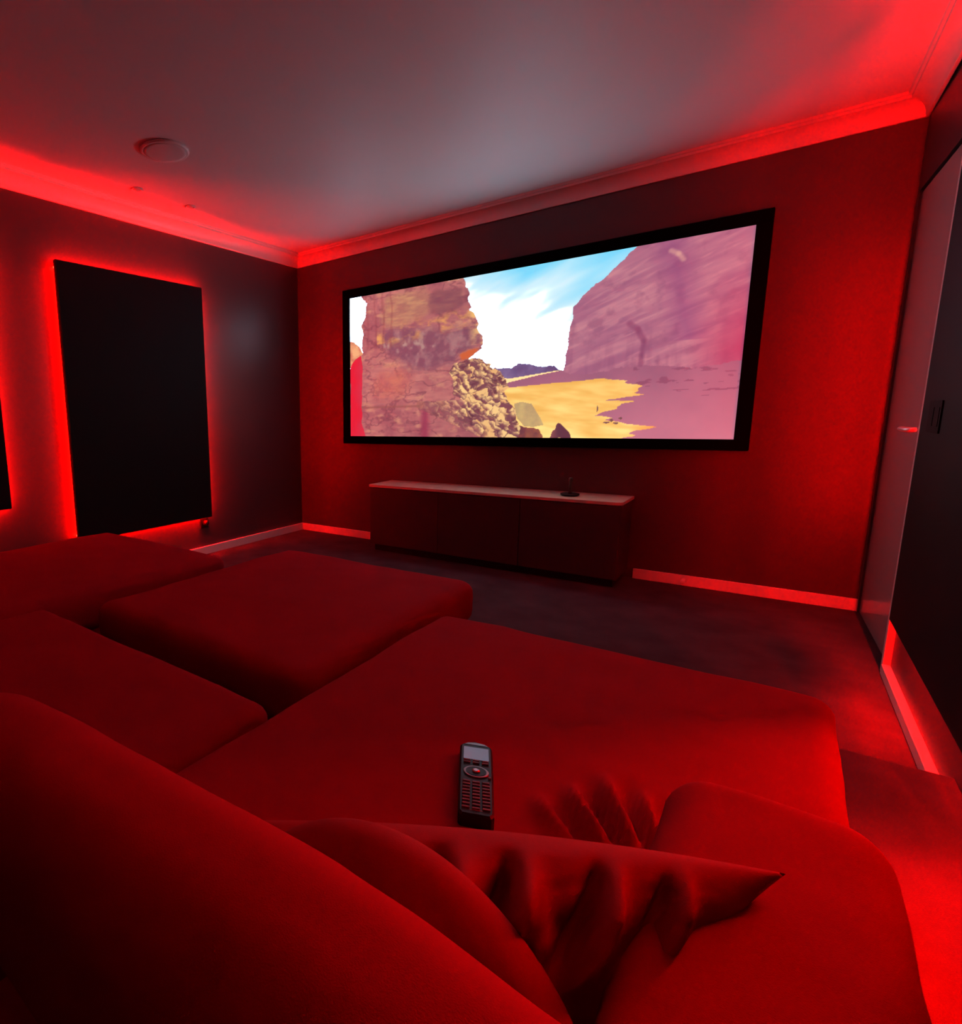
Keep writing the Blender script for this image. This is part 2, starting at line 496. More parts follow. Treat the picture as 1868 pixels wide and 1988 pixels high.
# silhouettes of the film frame, in screen units (0..1 across, 0..1 up)
PIC = {
    'rock': [(0.0424, 1.0062), (0.0424, 0.992), (0.0652, 0.9456), (0.0606, 0.9127), (0.0587, 0.86), (0.0441, 0.7985), (0.0498, 0.7429), (0.0439, 0.6408), (0.0516, 0.601), (0.0242, 0.5657), (0.0081, 0.524), (-0.0021, 0.4769), (-0.0056, -0.0212), (0.5487, -0.0081), (0.5472, 0.0706), (0.5371, 0.1053), (0.536, 0.1649), (0.5146, 0.2194), (0.5004, 0.2834), (0.5144, 0.3069), (0.5099, 0.3292), (0.496, 0.384), (0.485, 0.4105), (0.4606, 0.4426), (0.466, 0.4589), (0.4446, 0.4657), (0.4369, 0.4939), (0.415, 0.5043), (0.3973, 0.498), (0.4161, 0.5264), (0.4338, 0.5592), (0.4398, 0.594), (0.4363, 0.6354), (0.4243, 0.6665), (0.4222, 0.7139), (0.4112, 0.7762), (0.3962, 0.8057), (0.4048, 0.8155), (0.394, 0.8562), (0.3937, 0.8812), (0.3948, 0.9119), (0.3854, 0.9533), (0.3771, 1.005)],
    'rubble': [(0.3973, 0.498), (0.415, 0.5043), (0.4369, 0.4939), (0.4446, 0.4657), (0.466, 0.4589), (0.4606, 0.4426), (0.485, 0.4105), (0.496, 0.384), (0.5099, 0.3292), (0.5144, 0.3069), (0.5004, 0.2834), (0.5146, 0.2194), (0.536, 0.1649), (0.5371, 0.1053), (0.5472, 0.0706), (0.5554, -0.0079), (0.4576, -0.0103), (0.4271, 0.0619), (0.3732, 0.1128), (0.3649, 0.1634), (0.3948, 0.2282), (0.3557, 0.2811), (0.3548, 0.3643), (0.3416, 0.4257), (0.3535, 0.4765), (0.3764, 0.4856)],
    'redspill': [(-0.0021, 0.4769), (0.0081, 0.524), (0.0242, 0.5657), (0.0458, 0.5875), (0.0494, 0.3282), (0.0454, 0.1782), (0.0531, -0.0198), (-0.0056, -0.0212)],
    'leftrock': [(-0.0034, 0.6933), (0.0165, 0.6852), (0.0341, 0.6484), (0.0516, 0.601), (0.0242, 0.5657), (0.0081, 0.524), (-0.0041, 0.4772)],
    'shadeblk': [(0.2827, 0.9509), (0.3017, 0.9571), (0.3708, 0.939), (0.3795, 0.8422), (0.3497, 0.8135), (0.2791, 0.8021), (0.2736, 0.8758)],
    'darkband': [(0.1248, 0.749), (0.2215, 0.7514), (0.3199, 0.6993), (0.4179, 0.7119), (0.4338, 0.6079), (0.4126, 0.5652), (0.3683, 0.526), (0.3535, 0.4765), (0.2739, 0.4493), (0.206, 0.4737), (0.1525, 0.5671), (0.1195, 0.6622)],
    'orange': [(0.3683, 0.526), (0.3907, 0.5442), (0.4244, 0.5596), (0.4161, 0.5264), (0.3973, 0.498), (0.3733, 0.4861)],
    'orange2': [(0.0881, 0.3978), (0.1255, 0.4579), (0.1885, 0.473), (0.2237, 0.3981), (0.2155, 0.3293), (0.1535, 0.2746), (0.0939, 0.287)],
    'tan1': [(0.1244, 0.9578), (0.1862, 0.971), (0.2696, 0.9684), (0.2833, 0.8727), (0.271, 0.8044), (0.2213, 0.7987), (0.2045, 0.756), (0.1519, 0.756), (0.1192, 0.8206)],
    'cliff': [(0.7994, 1.0115), (0.7947, 1.0036), (0.7703, 0.9618), (0.7467, 0.9083), (0.726, 0.8582), (0.7089, 0.8417), (0.6751, 0.7675), (0.6639, 0.7378), (0.6636, 0.6695), (0.6563, 0.6306), (0.6538, 0.5174), (0.6491, 0.4262), (0.6502, 0.3796), (0.6781, 0.3582), (0.7275, 0.3625), (0.7751, 0.3857), (0.8141, 0.3848), (0.8783, 0.3769), (0.9119, 0.3586), (0.954, 0.3694), (1.003, 0.388), (1.0236, 1.0238)],
    'hills': [(0.465, 0.4324), (0.5164, 0.4211), (0.5276, 0.4377), (0.5387, 0.4511), (0.5651, 0.4405), (0.5848, 0.4193), (0.5987, 0.4215), (0.6126, 0.4177), (0.6243, 0.4255), (0.6352, 0.3994), (0.6429, 0.3836), (0.5808, 0.366), (0.515, 0.3503), (0.4733, 0.3557)],
    'dune': [(0.5084, 0.3356), (0.5897, 0.3707), (0.6499, 0.3913), (0.6779, 0.3669), (0.7273, 0.371), (0.7749, 0.3939), (0.8138, 0.3929), (0.8781, 0.3832), (0.9116, 0.3663), (0.9537, 0.377), (1.0028, 0.3953), (1.0186, -0.0298), (0.5152, -0.0506)],
    'palesand': [(0.4731, 0.3715), (0.5148, 0.3597), (0.5895, 0.3797), (0.6499, 0.3942), (0.5898, 0.3647), (0.5085, 0.3325), (0.4807, 0.3327)],
    'yellow': [(0.4883, 0.3004), (0.5144, 0.3054), (0.5715, 0.3128), (0.6618, 0.3228), (0.735, 0.332), (0.7831, 0.3118), (0.8172, 0.2802), (0.8146, 0.2631), (0.8278, 0.236), (0.7894, 0.2243), (0.7577, 0.2102), (0.8017, 0.2027), (0.7798, 0.1834), (0.7716, 0.1643), (0.7306, 0.1336), (0.7546, 0.0999), (0.7988, 0.0821), (0.8566, 0.062), (0.8314, 0.0484), (0.8157, 0.0345), (0.7947, 0.0005), (0.7951, -0.0136), (0.4936, -0.0223)],
    'boulder': [(0.5279, 0.206), (0.5471, 0.2171), (0.5737, 0.2029), (0.5877, 0.1531), (0.5989, 0.113), (0.6061, 0.0761), (0.5805, 0.0641), (0.5579, 0.0674), (0.5382, 0.1178)],
    'rocksA': [(0.5471, 0.0737), (0.5606, 0.0674), (0.5964, 0.0486), (0.6049, 0.0117), (0.6053, -0.0098), (0.5419, -0.0114)],
    'rocksB': [(0.6217, -0.0033), (0.6284, 0.0364), (0.6422, 0.0895), (0.6576, 0.0605), (0.6679, 0.0366), (0.6786, -0.008)],
}



def inside(poly, U, V):
    m = np.zeros(len(U), bool)
    n = len(poly)
    for i in range(n):
        x0, y0 = poly[i]
        x1, y1 = poly[(i + 1) % n]
        if y0 == y1:
            continue
        c = ((y0 > V) != (y1 > V)) & (U < (x1 - x0) * (V - y0) / (y1 - y0) + x0)
        m ^= c
    return m


def lin(c):
    c = np.asarray(c, float) / 255.0
    return np.where(c <= 0.04045, c / 12.92, ((c + 0.055) / 1.055) ** 2.4)


def film_frame(U, V):
    """colour of the projected film at every point (linear rgb)"""
    A = 2.324
    P = np.c_[U * A, V]
    jit = np.c_[fbm(P * 38, 3, 5), fbm(P * 38, 3, 9)] * 0.010
    Uj, Vj = U + jit[:, 0] / A, V + jit[:, 1]
    n1 = fbm(P * 6, 4, 1)
    n2 = fbm(P * 22, 4, 2)
    n3 = fbm(P * np.array([14, 60]), 3, 3)

    def mixc(a, b, t):
        t = np.clip(t, 0, 1)[:, None]
        return np.asarray(a, float) * (1 - t) + np.asarray(b, float) * t

    # sky
    cloud = np.clip(0.50 + (0.80 - V) * 2.0 - 0.5 * (U - 0.55) + 0.8 * fbm(np.c_[P[:, 0] * 2.4 - P[:, 1] * 2.2, P[:, 1] * 5 - P[:, 0] * 1.0], 4, 31), 0, 1)
    C = mixc((120, 218, 252), (255, 255, 255), cloud * 1.15)
    gain = 1.0 + (SKY_GAIN - 1.0) * np.clip(cloud * 2.2 - 1.2, 0, 1) ** 2
    lum = np.ones(len(U))
    lum = gain

    def paint(name, col, jitter=True, hdr=1.0):
        nonlocal C, lum
        m = inside(PIC[name], Uj if jitter else U, Vj if jitter else V)
        col = np.asarray(col, float)
        if col.ndim == 1:
            col = np.broadcast_to(col, C.shape)
        C = np.where(m[:, None], col, C)
        lum = np.where(m, hdr, lum)
        return m

    paint('hills', mixc((128, 108, 150), (98, 76, 120), 0.5 + n2), True)
    paint('palesand', (250, 214, 150), False, 1.2)
    # shaded dune
    dune = mixc((150, 92, 118), (196, 118, 138), (0.30 - V) * 2.2 + 0.35 + 0.25 * n1)
    dune = mixc(dune, (140, 78, 105), 0.9 * (n3 > 0.32) * (V > 0.22) * (U > 0.8))
    paint('dune', dune, False)
    # sunlit sand
    sandn = fbm(np.c_[P[:, 0] * 7 + P[:, 1] * 9, P[:, 1] * 24], 3, 8)
    sand = mixc((226, 170, 84), (255, 216, 132), 0.45 + 0.9 * sandn + 1.2 * (0.2 - V))
    sand = mixc(sand, (226, 128, 60), (U - 0.80) * 14)
    rag = fbm(np.c_[P[:, 0] * 8, P[:, 1] * 70], 2, 12) * 0.03 * (U > 0.62)
    m = inside(PIC['yellow'], U + rag, V)
    C = np.where(m[:, None], sand, C)
    lum = np.where(m, 1.15, lum)
    # shaded cliff on the right: slanting strata, upright stains
    strata = fbm(np.c_[P[:, 0] * 5 - P[:, 1] * 3.0, P[:, 1] * 26 - P[:, 0] * 8], 4, 21)
    stain = fbm(np.c_[P[:, 0] * 24, P[:, 1] * 4], 3, 22)
    cl = mixc((160, 98, 126), (190, 124, 140), 0.45 + 1.1 * strata)
    cl = mixc(cl, (128, 72, 108), 0.55 * np.clip(stain * 1.6 - 0.1, 0, 1) * np.clip((0.66 - V) * 4, 0, 1))
    cl = mixc(cl, (206, 140, 148), 0.5 * np.clip(fbm(np.c_[P[:, 0] * 14 - P[:, 1] * 7, P[:, 1] * 60 - P[:, 0] * 22], 3, 25) * 2.4 - 0.15, 0, 1))
    cl = mixc(cl, (140, 82, 112), 0.5 * np.clip(n2 * 2 - 0.1, 0, 1))
    cl = mixc(cl, (132, 70, 118), np.clip((0.05 - np.abs(U - 0.88 - 0.10 * (0.75 - V))) / 0.05, 0, 1) * 0.55 * (V > 0.5))
    cl = mixc(cl, (172, 58, 96), np.clip((U - 0.90) * 9, 0, 1) * np.clip(1 - np.abs(V - 0.45) * 2.6, 0, 1))
    wob = 0.006 * fbm(P * 30, 3, 91)
    for pts, rad, colr, k in ((((0.786, 0.612), (0.805, 0.576), (0.8174, 0.515), (0.8155, 0.441), (0.8137, 0.385)), 0.017, (124, 62, 98), 0.75),
                              (((0.856, 0.948), (0.8708, 0.93), (0.8802, 0.899)), 0.014, (222, 168, 150), 0.8)):
        for (ua, va), (ub, vb) in zip(pts[:-1], pts[1:]):
            ax, ay, bx, by = ua * A, va, ub * A, vb
            L2 = (bx - ax) ** 2 + (by - ay) ** 2
            tt = np.clip(((P[:, 0] - ax) * (bx - ax) + (P[:, 1] - ay) * (by - ay)) / L2, 0, 1)
            dd = np.hypot(P[:, 0] - ax - tt * (bx - ax), P[:, 1] - ay - tt * (by - ay)) + wob
            cl = mixc(cl, colr, np.clip(1.4 - dd / rad * 1.2, 0, 1) * k * 0.7)
    paint('cliff', cl)
    # rock tower on the left
    rk = mixc((160, 90, 98), (196, 122, 116), 0.5 + 1.0 * n1 + 0.5 * n3)
    rk = mixc(rk, (128, 66, 84), np.clip(n2 * 1.8 - 0.2, 0, 1) * 0.5)
    paint('leftrock', mixc((236, 176, 126), (190, 104, 84), 0.4 + 1.3 * n2), True)
    ridge = np.clip(1 - np.abs(fbm(np.c_[P[:, 0] * 9, P[:, 1] * 15], 4, 81)) * 9, 0, 1)
    rk = mixc(rk, (112, 58, 74), ridge * 0.6)
    rk = mixc(rk, (214, 150, 120), np.clip(fbm(np.c_[P[:, 0] * 12 + 4, P[:, 1] * 26], 4, 83) * 2.5 - 0.35, 0, 1) * 0.7)
    rm = paint('rock', rk)
    soft = fbm(P * 9, 4, 41)

    def patch(name, col, strength, edge=0.02):
        nonlocal C
        w = np.zeros(len(U))
        for k, (du, dv) in enumerate(((0, 0), (edge, 0), (-edge, 0), (0, edge), (0, -edge), (edge, edge), (-edge, -edge))):
            w += inside(PIC[name], Uj + (du + soft * 0.02) / A, Vj + dv + soft * 0.02)
        w = w / 7 * strength * rm
        C = mixc(C, col, w)

    patch('tan1', mixc((198, 146, 108), (170, 112, 98), 0.5 + 1.4 * n3), 0.85)
    patch('shadeblk', mixc((128, 74, 88), (150, 92, 92), 0.5 + n3), 0.95, 0.01)
    patch('darkband', mixc((124, 74, 94), (168, 122, 124), np.clip(n2 * 1.5 + 0.25, 0, 1)), 0.85)
    patch('orange2', mixc((208, 112, 92), (190, 98, 96), 0.5 + n2), 0.7, 0.04)
    patch('orange', (206, 98, 58), 1.0, 0.006)
    # sunlit flecks along the ledges and the sunlit rim
    fl = fbm(np.c_[P[:, 0] * 16, P[:, 1] * 30], 4, 51)
    ledge = np.exp(-((V - 0.735 - 0.25 * (U - 0.3)) / 0.055) ** 2) * (U > 0.10)
    C = mixc(C, (232, 168, 92), rm * ledge * np.clip(fl * 2.2 + 0.1, 0, 1) * 0.8)
    C = mixc(C, (176, 140, 132), rm * np.exp(-((V - 0.63 + 0.1 * (U - 0.2)) / 0.05) ** 2) * np.clip(n2 * 3.5 - 0.3, 0, 1) * (U > .12) * (U < .3))
    rim = np.clip((U - 0.385 - 0.05 * (0.8 - V)) * 26, 0, 1) * (V > 0.58) * (V < 0.80)
    C = mixc(C, (250, 206, 128), rm * rim * np.clip(0.75 + 2.2 * fl, 0, 1))
    # vertical clefts at the left
    cleft = np.clip(np.sin(U * A * 95 + 3 * n1) * 1.4 - 0.5, 0, 1) * (U < 0.16) * (V > 0.62)
    C = mixc(C, (128, 56, 66), rm * cleft * 0.3)
    C = mixc(C, (150, 58, 84), rm * np.exp(-((U - 0.268) / 0.014) ** 2) * (V < 0.19) * 0.9)
    C = mixc(C, (140, 82, 78), rm * np.exp(-((V - 0.21) / 0.008) ** 2) * (U < 0.25) * 0.7)
    strip = inside(PIC['redspill'], U + soft * 0.012, V)
    C = np.where(strip[:, None], mixc((222, 30, 54), (206, 52, 76), 0.4 + n1 + (U - .02) * 12), C)  # red spill of the panel tape painted over the shaded rock
    # rubble slope: facetted stones with lit tops
    rng = np.random.RandomState(3)
    sel = inside(PIC['rubble'], Uj, Vj)
    sx = sel | (rm & (U > 0.24) & (V < 0.24) & (U > 0.44 - V))
    ids = np.nonzero(sx)[0]
    if len(ids):
        K = 480
        S = np.c_[rng.uniform(0.22, 0.60, K) * A, rng.uniform(-0.03, 0.55, K)]
        big = rng.uniform(0, 1, K) ** 2 * 0.0012
        w1, w2 = fbm(P[ids] * 20, 3, 71), fbm(P[ids] * 20, 3, 72)
        Q = np.c_[P[ids, 0] + 0.03 * w1, P[ids, 1] + 0.03 * w2]
        sc = np.array([1.0, 1.75])
        rot = np.array([[0.94, 0.34], [-0.34, 0.94]])
        Sq, Qq = (S @ rot) * sc, (Q @ rot) * sc
        best = np.full(len(ids), 9e9)
        sec = np.full(len(ids), 9e9)
        bi = np.zeros(len(ids), int)
        for k in range(len(S)):
            d = (np.abs(Qq - Sq[k]).sum(1)) ** 2 * 0.7 - big[k]
            nb = d < best
            sec = np.where(nb, best, np.minimum(sec, d))
            bi = np.where(nb, k, bi)
            best = np.where(nb, d, best)
        edge = np.sqrt(np.maximum(sec, 0)) - np.sqrt(np.maximum(best, 0))
        tone = rng.uniform(0, 1, len(S))[bi]
        face = (Qq - Sq[bi]) @ np.array([0.5, 0.9]) * 22
        lit = np.clip(0.50 + face + (tone - 0.5) * 1.3 + 0.9 * w1, 0, 1)
        sunny = np.clip((P[ids, 0] / A - 0.30 + 0.30 * (P[ids, 1])) * 9, 0.05, 1)
        lit = lit * sunny
        col = mixc((124, 74, 84), (250, 206, 138), lit)
        col = mixc(col, (200, 128, 84), np.clip((tone - 0.75) * 3, 0, 1) * 0.5)
        dark = np.clip(1 - edge / 0.010, 0, 1) * np.clip(0.6 + 1.5 * w2, 0, 1)
        col = mixc(col, (96, 52, 66), dark * 0.8)
        full = sel[ids]
        w = np.where(full, 1.0, 0.55)
        C[ids] = C[ids] * (1 - w[:, None]) + col * w[:, None]
    paint('boulder', mixc((206, 176, 118), (182, 150, 110), 0.5 + n2), False)
    paint('rocksA', mixc((150, 86, 70), (112, 62, 70), 0.5 + 2 * n2))
    paint('rocksB', mixc((136, 80, 84), (92, 54, 70), 0.5 + (U - 0.635) * 60))
    for (u, v, a, b) in ((0.7299, 0.1637, 0.004, 0.018), (0.7624, 0.0997, 0.008, 0.010), (0.752, 0.088, 0.016, 0.005),
                         (0.7818, 0.1105, 0.010, 0.006), (0.772, 0.084, 0.014, 0.005)):
        m = ((U - u) * A / a) ** 2 + ((V - v) / b) ** 2 < 1
        C = np.where(m[:, None], np.array((120, 80, 80.)), C)
    hot = np.clip((lum - 1.3) / 2.0, 0, 1)[:, None]      # blown-out sky keeps its blue tint
    tint = 1 + hot * (np.array([0.78, 1.0, 1.30]) - 1)
    return lin(np.clip(C, 0, 255)) * lum[:, None] * tint * SCREEN_GAIN


GX, GZ = 640, 276
uu, vv = np.meshgrid(np.linspace(0, 1, GX + 1), np.linspace(0, 1, GZ + 1))
uu, vv = uu.ravel(), vv.ravel()
co = np.c_[I0 + uu * (I1 - I0), np.full(len(uu), -0.028), IB + vv * (IT - IB)]
q = (np.arange(GZ)[:, None] * (GX + 1) + np.arange(GX)[None, :]).ravel()
quads = np.c_[q, q + 1, q + GX + 2, q + GX + 1]
me = bpy.data.meshes.new('picture_surface')
me.vertices.add(len(co))
me.vertices.foreach_set('co', co.ravel())
me.loops.add(quads.size)
me.loops.foreach_set('vertex_index', quads.ravel().astype(np.int32))
me.polygons.add(len(quads))
me.polygons.foreach_set('loop_start', np.arange(0, quads.size, 4).astype(np.int32))
me.update()
att = me.color_attributes.new('film', 'FLOAT_COLOR', 'POINT')
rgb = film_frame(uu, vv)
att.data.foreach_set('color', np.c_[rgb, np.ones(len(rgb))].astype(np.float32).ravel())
pm, nt, pb = new_mat('projected_film')
ca = nt.nodes.new('ShaderNodeAttribute')
ca.attribute_name = 'film'
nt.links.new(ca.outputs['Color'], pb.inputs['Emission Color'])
pb.inputs['Emission Strength'].default_value = 1.0
pb.inputs['Base Color'].default_value = (0.12, 0.12, 0.12, 1)
pb.inputs['Roughness'].default_value = 0.9
pb.inputs['Specular IOR Level'].default_value = 0.0
me.materials.append(pm)
pic = bpy.data.objects.new('picture_surface', me)
COL.objects.link(pic)
pic.parent = screen
pic.matrix_parent_inverse = Matrix.Translation(-screen.location)
tag(pic, 'projected picture of sunlit sand between red cliffs')

# ------------------------------------------------------------------ low cabinet under the screen
CX0, CX1, CZ = 0.958, 2.675, 0.515
cab = empty('media_cabinet', ((CX0 + CX1) / 2, -0.17, 0))
tag(cab, 'long low dark cabinet with a pale top under the screen', 'cabinet')
boxes('carcass', [(CX0 + .008, CX1 - .008, -0.315, -0.004, 0.05, CZ - .020)], M_CAB, cab, 0.003)
boxes('plinth', [(CX0 + .03, CX1 - .03, -0.295, -0.01, 0.0, 0.05)], M_DARKPL, cab)
dw = (CX1 - CX0 - .016) / 3
for k in range(3):
    boxes('door_panel', [(CX0 + .010 + k * dw, CX0 + .006 + (k + 1) * dw, -0.333, -0.3155, 0.054, CZ - .024)], M_CAB, cab, 0.002)
bm = bmesh.new()
rr = 0.035
outl = [(CX0, -0.002), (CX0, -0.338 + .004)]
outl += [(CX0 + .004, -0.338)]
for k in range(9):
    a = -math.pi / 2 + k / 8 * math.pi / 2
    outl.append((CX1 - rr + rr * math.cos(a), -0.338 + rr + rr * math.sin(a)))
outl.append((CX1, -0.002))
f = bm.faces.new([bm.verts.new((x, y, CZ - .018)) for x, y in outl])
ex = bmesh.ops.extrude_face_region(bm, geom=[f])
for v in ex['geom']:
    if isinstance(v, bmesh.types.BMVert):
        v.co.z = CZ
bmesh.ops.recalc_face_normals(bm, faces=list(bm.faces))
me = bpy.data.meshes.new('cabinet_top')
bm.to_mesh(me)
bm.free()
me.materials.append(M_TOP)
ctop = bpy.data.objects.new('cabinet_top', me)
COL.objects.link(ctop)
ctop.parent = cab
ctop.matrix_parent_inverse = Matrix.Translation(-cab.location)
tag(ctop, 'pale wooden top board')

orn = empty('ornament_stand', (2.355, -0.19, CZ))
tag(orn, 'small dark round stand with a post on the cabinet', 'ornament')
lathe('dish', [(0.045, 0.0), (0.054, 0.006), (0.055, 0.014), (0.048, 0.016), (0.012, 0.012)], M_DARKPL, orn, (2.355, -0.19, CZ), 32)
lathe('post', [(0.012, 0.0), (0.009, 0.01), (0.009, 0.07), (0.013, 0.075), (0.013, 0.098), (0.006, 0.102)], M_CAB, orn, (2.355, -0.19, CZ + .012), 20)

stop = empty('door_stop', (2.965, -0.018, 0.035))
tag(stop, 'small white door stop on the baseboard right of the cabinet', 'door stop')
lathe('stem', [(0.014, 0.0), (0.010, 0.006), (0.009, 0.03)], M_WHITE, stop, (2.965, -0.018, 0.032), 16, Matrix.Rotation(math.pi / 2, 3, 'X'))
lathe('buffer', [(0.011, 0.0), (0.013, 0.004), (0.012, 0.014), (0.006, 0.017)], M_WHITE, stop, (2.965, -0.048, 0.032), 16, Matrix.Rotation(math.pi / 2, 3, 'X'))

# ------------------------------------------------------------------ ceiling fittings
def flip(prof):
    return [(r, -h) for r, h in prof]


spk = empty('ceiling_speaker', (0.811, -1.993, H))
tag(spk, 'large round white speaker in the ceiling', 'speaker')
lathe('rim', [(0.121, 0.0), (0.123, 0.008), (0.119, 0.013), (0.110, 0.013)][::1], M_WHITE, spk, (0.811, -1.993, H), 48, Matrix.Rotation(math.pi, 3, 'X'))
lathe('grille', [(0.1085, 0.002), (0.1085, 0.013), (0.09, 0.0150), (0.04, 0.0165), (0.0, 0.017)], M_SPK, spk, (0.811, -1.993, H), 48, Matrix.Rotation(math.pi, 3, 'X'))
for (dx, dy, lab) in ((0.277, -1.802, 'small round ceiling downlight nearer the speaker'), (0.277, -1.397, 'small round ceiling downlight nearer the screen wall')):
    d = empty('downlight', (dx, dy, H))
    tag(d, lab, 'downlight', 'ceiling downlights')
    lathe('bezel', [(0.034, 0.0), (0.035, 0.004), (0.031, 0.007), (0.022, 0.004), (0.020, 0.001)], M_WHITE, d, (dx, dy, H), 32, Matrix.Rotation(math.pi, 3, 'X'))
    lathe('lens', [(0.0195, 0.0), (0.0195, 0.0025), (0.0, 0.004)], M_LENS, d, (dx, dy, H), 24, Matrix.Rotation(math.pi, 3, 'X'))

# ------------------------------------------------------------------ sofa
SZ = 0.42
def gauss_fold(P, a, b, w, amp):
    """a raised crease along segment a-b (plan view)"""
    a, b = np.array(a), np.array(b)
    d = b - a
    L = np.linalg.norm(d)
    d = d / L
    rel = P[:, :2] - a
    t = rel @ d / L
    s = rel @ np.array([-d[1], d[0]])
    env = np.clip(t * 3, 0, 1) * np.clip((1 - t) * 3, 0, 1)
    env = np.where((t > 0) & (t < 1), env, 0)
    s = s + 0.006 * np.sin(t * 5)
    return amp * env * (np.exp(-(s / w) ** 2) - 0.5 * np.exp(-((s - 1.7 * w) / w) ** 2))


def seat_disp(cx, cy, hx, hy, puff=0.012, folds=(), seed=0, ztop=SZ):
    def f(P, N):
        up = np.clip(N[:, 2], 0, 1)
        u = np.clip((P[:, 0] - cx) / hx, -1, 1)
        v = np.clip((P[:, 1] - cy) / hy, -1, 1)
        P = P.copy()
        P[:, 2] += up * (puff * (1 - u ** 4) * (1 - v ** 4) - puff * 0.5)
        P += N * (fbm(P * 5, 3, seed) * 0.007)[:, None]
        for fo in folds:
            P[:, 2] += up * gauss_fold(P, *fo)
        return P
    return f


FLOOR_Z = PLAT
def feet(parent, x0, x1, y0, y1):
    for x in (x0, x1):
        for y in (y0, y1):
            lathe('foot', [(0.025, 0.0), (0.028, 0.03), (0.030, 0.035)], M_DARKPL, parent, (x, y, FLOOR_Z), 16)


def base_block(parent, x0, x1, y0, y1):
    soft_box('base', x0, x1, y0, y1, FLOOR_Z + .034, 0.265, 0.025, M_SOFA, parent, (14, 14, 6))


SB0, SB1 = -3.86, -3.625           # sofa back, rear and front face
# -- right chaise
X0, X1, YF = 2.552, 3.492, -2.33
rc = empty('chaise_sofa', ((X0 + X1) / 2, -3.1, FLOOR_Z))
tag(rc, 'red upholstered chaise with armrest, the remote control lying on it', 'sofa', 'modules of the red sectional sofa')
base_block(rc, X0 + .015, X1 - .015, SB0, YF - .02)
folds = [((3.135, -3.02), (3.235, -3.20), 0.013, 0.030), ((3.175, -2.96), (3.265, -3.19), 0.014, 0.036), ((3.235, -2.97), (3.285, -3.15), 0.012, 0.030),
         ((3.10, -3.08), (3.20, -3.22), 0.012, 0.024), ((3.28, -3.02), (3.30, -3.16), 0.010, 0.009)]
soft_box('seat', X0, X1, SB1 - .02, YF, 0.255, SZ, 0.045, M_SOFA, rc, (110, 140, 8),
         seat_disp((X0 + X1) / 2, -2.97, (X1 - X0) / 2, 0.64, 0.014, folds, 1))
AX0, AY1 = 3.275, -3.075


def arm_disp(P, N):
    P = P.copy()
    up = np.clip(N[:, 2], 0, 1)
    P[:, 2] += up * 0.006 * (1 - ((P[:, 0] - 3.385) / 0.11) ** 2)
    P += N * (fbm(P * 6, 3, 11) * 0.008)[:, None]
    return P


soft_box('armrest', AX0, X1 + .008, SB1 - .015, AY1, 0.26, 0.555, 0.05, M_SOFA, rc, (22, 50, 16), arm_disp)


def back_disp(cx, hx, seed, sag=0.035, tilt=0.0):
    def f(P, N):
        P = P.copy()
        u = np.clip((P[:, 0] - cx) / hx, -1, 1)
        h = np.clip((P[:, 2] - 0.42) / 0.3, 0, 1)
        P[:, 2] -= h * sag * u ** 4 + h * tilt * np.clip((3.15 - P[:, 0]) / 0.65, 0, 1)
        P[:, 1] += (P[:, 1] + 3.74) * 0.10 * (1 - u ** 2) * (1 - (2 * h - 1) ** 2)
        P += N * (fbm(P * 5.5, 3, seed) * 0.010)[:, None]
        return P
    return f


def back_cushion(parent, x0, x1, seed, ztop=0.70, tilt=0.0):
    soft_box('back_cushion', x0, x1, SB1 - .175, SB1, 0.40, ztop, 0.078, M_SOFA, parent, (60, 30, 30), back_disp((x0 + x1) / 2, (x1 - x0) / 2, seed, tilt=tilt))


back_cushion(rc, 2.420, 3.375, 21, tilt=0.035)
feet(rc, X0 + .08, X1 - .08, SB0 + .08, YF - .1)

# -- middle seat
ms = empty('armless_sofa_seat', (2.0, -3.4, FLOOR_Z))
tag(ms, 'armless red sofa seat behind the ottoman', 'sofa', 'modules of the red sectional sofa')
base_block(ms, 1.47, 2.535, SB0, -3.14)
soft_box('seat', 1.452, 2.540, SB1 - .02, -3.118, 0.255, SZ, 0.045, M_SOFA, ms, (50, 30, 8), seat_disp(2.0, -3.36, 0.54, 0.25, 0.012, (), 2))
back_cushion(ms, 1.46, 2.414, 22, 0.675)
feet(ms, 1.54, 2.46, SB0 + .08, -3.22)

# -- left chaise
lc = empty('chaise_sofa', (0.94, -3.1, FLOOR_Z))
tag(lc, 'red upholstered chaise at the far side below the black panel', 'sofa', 'modules of the red sectional sofa')
base_block(lc, 0.455, 1.42, SB0, -2.27)
soft_box('seat', 0.430, 1.440, SB1 - .02, -2.245, 0.255, SZ + .005, 0.05, M_SOFA, lc, (50, 60, 8), seat_disp(0.935, -2.9, 0.5, 0.65, 0.022, (), 3))
back_cushion(lc, 0.66, 1.445, 23)
soft_box('armrest', 0.425, 0.65, SB0, -3.30, 0.26, 0.555, 0.05, M_SOFA, lc, (16, 30, 12))
feet(lc, 0.52, 1.36, SB0 + .08, -2.35)

# -- ottoman
ot = empty('ottoman', (2.03, -2.47, FLOOR_Z))
tag(ot, 'square red ottoman between the two chaises', 'ottoman')
base_block(ot, 1.585, 2.495, -2.975, -1.985)
soft_box('cushion', 1.560, 2.515, -3.00, -1.955, 0.255, SZ, 0.05, M_SOFA, ot, (50, 50, 8), seat_disp(2.037, -2.477, 0.478, 0.52, 0.012, (), 4))
feet(ot, 1.64, 2.43, -2.90, -2.06)


